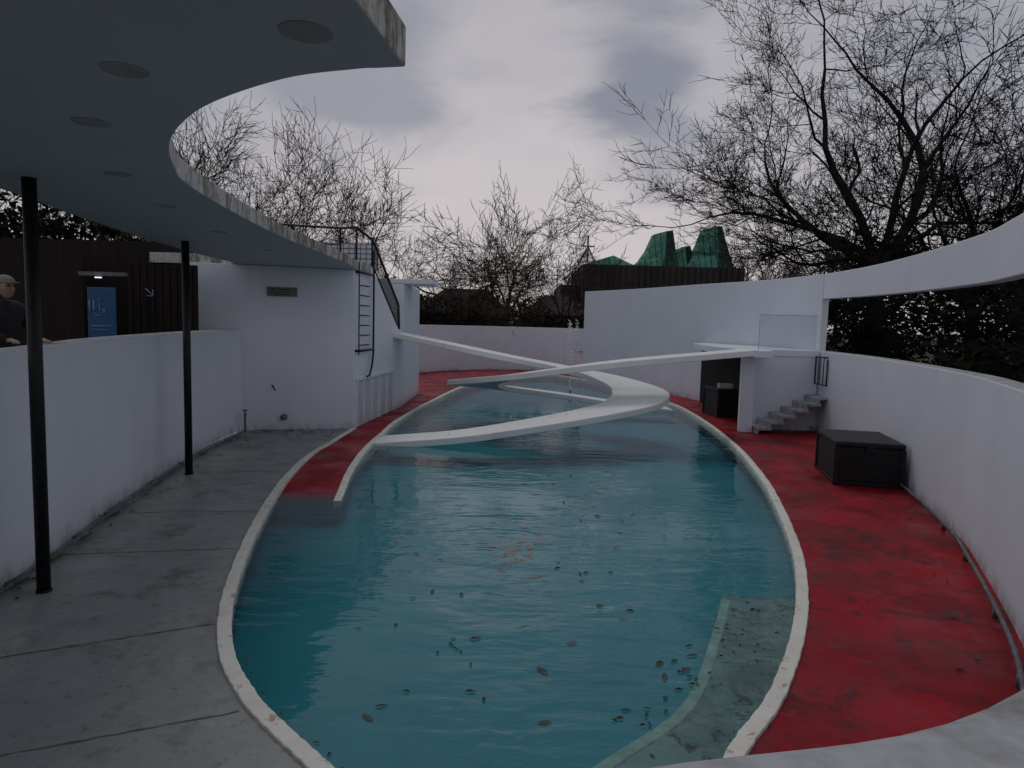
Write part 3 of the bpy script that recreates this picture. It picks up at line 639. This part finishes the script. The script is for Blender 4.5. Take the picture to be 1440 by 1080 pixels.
J=[((0,0,.95),.15,.12),((0,0,1.12),.16,.13),((.01,0,1.32),.18,.14),((.02,0,1.45),.13,.11),((.03,0,1.52),.06),
   ((0,-.19,1.42),.075),((.05,-.25,1.17),.06),((.27,-.18,1.10),.048),((0,.19,1.42),.075),((.05,.25,1.17),.06),((.27,.18,1.10),.048)]
skin('coat',J,[(0,1),(1,2),(2,3),(3,4),(3,5),(5,6),(6,7),(3,8),(8,9),(9,10)],M_coat,pe)
J=[((0,0,.93),.14,.12),((0,-.10,.86),.10),((.02,-.11,.48),.07),((0,-.11,.10),.05),((.13,-.12,.04),.045),((0,.10,.86),.10),((.02,.11,.48),.07),((0,.11,.10),.05),((.13,.12,.04),.045)]
skin('legs',J,[(0,1),(1,2),(2,3),(3,4),(0,5),(5,6),(6,7),(7,8)],M_trouser,pe)
for s in (-1,1):
    base=Vector((.30,s*.17,1.09)); hj=[(tuple(base),.035,.022),(tuple(base+Vector((.07,0,-.01))),.04,.018)]; he=[(0,1)]
    for k in range(4):
        L=(.062,.072,.068,.052)[k]; y=(-.03+.02*k)*-s; a=base+Vector((.09,y,-.012)); i=len(hj)
        hj+= [(tuple(a),.010),(tuple(a+Vector((L*.55,0,-.006))),.009),(tuple(a+Vector((L*.9,0,-.028))),.0075)]; he+=[(1,i),(i,i+1),(i+1,i+2)]
    i=len(hj); hj+=[(tuple(base+Vector((.03,-s*.04,-.005))),.012),(tuple(base+Vector((.07,-s*.058,-.015))),.010)]; he+=[(0,i),(i,i+1)]
    skin('hand',hj,he,M_skin,pe,1)
bm=bmesh.new(); bmesh.ops.create_uvsphere(bm,u_segments=24,v_segments=18,radius=1)
for v in bm.verts:
    x,y,z=v.co; 
    w=1-.22*max(0,-z)
    v.co=Vector((x*.098*w+.02*max(0,-z),y*.078*w,z*.118))+Vector((.04,0,1.645))
me=bpy.data.meshes.new('head'); bm.to_mesh(me); bm.free(); me.materials.append(M_skin); hd=link(bpy.data.objects.new('head',me),pe)
for q in me.polygons: q.use_smooth=True
skin('nose',[((.135,0,1.665),.012),((.155,0,1.63),.016),((.14,0,1.62),.014)],[(0,1),(1,2)],M_skin,pe)
for s in (-1,1):
    skin('ear',[((.03,s*.078,1.67),.012,.02),((.025,s*.084,1.64),.011,.018),((.035,s*.078,1.615),.008)],[(0,1),(1,2)],M_skin,pe)
    tubes('eye',[([(.128,s*.032,1.663),(.136,s*.032,1.663)],.011)],M_dark,pe,10)
tubes('mouth',[([(.128,-.022,1.585),(.137,0,1.583),(.128,.022,1.585)],.006)],simple('lips',(.30,.12,.11),(.28,.11,.1),5,.5,0),pe,6)
skin('hair',[((-.02,0,1.72),.085,.08),((-.05,0,1.65),.06,.075),((-.055,0,1.59),.04,.06)],[(0,1),(1,2)],M_bark,pe)
bm=bmesh.new(); bmesh.ops.create_uvsphere(bm,u_segments=24,v_segments=12,radius=1)
for v in list(bm.verts):
    if v.co.z<-.15: bm.verts.remove(v)
for v in bm.verts: v.co=Vector((v.co.x*.112+.025,v.co.y*.09,v.co.z*.085+1.70))
me=bpy.data.meshes.new('cap'); bm.to_mesh(me); bm.free(); me.materials.append(M_cap); cp=link(bpy.data.objects.new('cap',me),pe)
for q in me.polygons: q.use_smooth=True
prism('cap_peak',[(.12,-.075),(.17,-.07),(.215,-.035),(.225,0),(.215,.035),(.17,.07),(.12,.075)],1.695,1.706,M_cap,pe,.003)
pe.location=(-5.56,7.4,1.2); pe.rotation_euler=(0,0,math.radians(-20)); 
# ---------------------------------------------------------------- world
w=bpy.data.worlds.new("World"); sc.world=w; w.use_nodes=True; nt=w.node_tree; nt.nodes.clear()
o=N(nt,'ShaderNodeOutputWorld'); bg=N(nt,'ShaderNodeBackground'); sky=N(nt,'ShaderNodeTexSky'); sky.sky_type='NISHITA'; sky.sun_disc=False
sky.sun_elevation=math.radians(58); sky.sun_rotation=math.radians(-20)
bg2=N(nt,'ShaderNodeBackground'); bg.inputs[1].default_value=.05; nt.links.new(sky.outputs[0],bg.inputs[0])
tc=N(nt,'ShaderNodeTexCoord'); sp=N(nt,'ShaderNodeSeparateXYZ'); nt.links.new(tc.outputs['Generated'],sp.inputs[0])
col=ramp(nt,sp.outputs[2],[(0,(.66,.59,.59)),(.10,(.60,.56,.58)),(.28,(.43,.44,.49)),(.6,(.31,.325,.375)),(1,(.31,.325,.375))])
mp=N(nt,'ShaderNodeMapping'); mp.inputs['Scale'].default_value=(1,1,2.6); nt.links.new(tc.outputs['Generated'],mp.inputs[0])
def wn(scale,detail,dist,off):
    m2=N(nt,'ShaderNodeMapping'); m2.inputs['Location'].default_value=off; nt.links.new(mp.outputs[0],m2.inputs[0])
    t=N(nt,'ShaderNodeTexNoise'); t.inputs['Scale'].default_value=scale; t.inputs['Detail'].default_value=detail; t.inputs['Distortion'].default_value=dist; t.inputs['Roughness'].default_value=.5
    nt.links.new(m2.outputs[0],t.inputs[0]); return t
n1=wn(2.6,4,.3,(3.1,1.2,.4)).outputs['Fac']
col=mixc(nt,math_(nt,'MULTIPLY',ramp(nt,n1,[(.44,0),(.64,1)]),.55),col,(.27,.29,.35))
n3=wn(1.9,4,.3,(8.1,5.2,2.4)).outputs['Fac']
col=mixc(nt,math_(nt,'MULTIPLY',ramp(nt,n3,[(.5,0),(.70,1)]),.5),col,(.68,.63,.65))
wt=wn(5.0,4,.3,(1,7,3))
def blob(dirv,rad,soft,strength,colr,col,warp=.26):
    dv=Vector(dirv).normalized()
    ad=N(nt,'ShaderNodeVectorMath',operation='MULTIPLY_ADD'); nt.links.new(wt.outputs['Color'],ad.inputs[0]); ad.inputs[1].default_value=(warp,)*3; nt.links.new(tc.outputs['Generated'],ad.inputs[2])
    sb=N(nt,'ShaderNodeVectorMath',operation='SUBTRACT'); nt.links.new(ad.outputs[0],sb.inputs[0]); sb.inputs[1].default_value=tuple(dv+Vector((warp/2,)*3))
    sl=N(nt,'ShaderNodeVectorMath',operation='MULTIPLY'); nt.links.new(sb.outputs[0],sl.inputs[0]); sl.inputs[1].default_value=(1,.4,1.3)
    ln=N(nt,'ShaderNodeVectorMath',operation='LENGTH'); nt.links.new(sl.outputs[0],ln.inputs[0])
    mr=N(nt,'ShaderNodeMapRange'); mr.interpolation_type='SMOOTHSTEP'; nt.links.new(ln.outputs['Value'],mr.inputs[0]); mr.inputs[1].default_value=rad-soft; mr.inputs[2].default_value=rad+soft; mr.inputs[3].default_value=strength; mr.inputs[4].default_value=0
    return mixc(nt,mr.outputs[0],col,colr)
col=blob((.0,1,.16),.34,.26,.6,(.80,.72,.72),col)
col=blob((.165,1,.34),.095,.05,.85,(.24,.26,.32),col)
col=blob((.22,1,.27),.07,.045,.5,(.30,.31,.37),col)
col=blob((-.24,1,.33),.11,.06,.65,(.26,.28,.34),col)
nt.links.new(col,bg2.inputs[0]); bg2.inputs[1].default_value=.88
ad=N(nt,'ShaderNodeMixShader'); ad.inputs[0].default_value=.92; nt.links.new(bg.outputs[0],ad.inputs[1]); nt.links.new(bg2.outputs[0],ad.inputs[2]); nt.links.new(ad.outputs[0],o.inputs[0])
sl=bpy.data.lights.new('overcast_sun','SUN'); sl.energy=.5; sl.angle=math.radians(20); sl.color=(1,.97,.94)
el,az=math.radians(58),math.radians(-20)
so=link(bpy.data.objects.new('overcast_sun',sl)); so.rotation_euler=Vector((-math.sin(az)*math.cos(el),-math.cos(az)*math.cos(el),-math.sin(el))).to_track_quat('-Z','Y').to_euler()
# ---------------------------------------------------------------- camera
cam=bpy.data.cameras.new('camera'); co=link(bpy.data.objects.new('camera',cam)); cam.sensor_width=36; cam.lens=36*950/1440; cam.clip_start=.05; cam.clip_end=3000
p=math.atan(85/950); r=math.radians(1.5)
co.matrix_world=Matrix.Translation((0,0,2.6))@(Matrix.Rotation(math.radians(90)-p,4,'X')@Matrix.Rotation(r,4,'Z'))
sc.camera=co
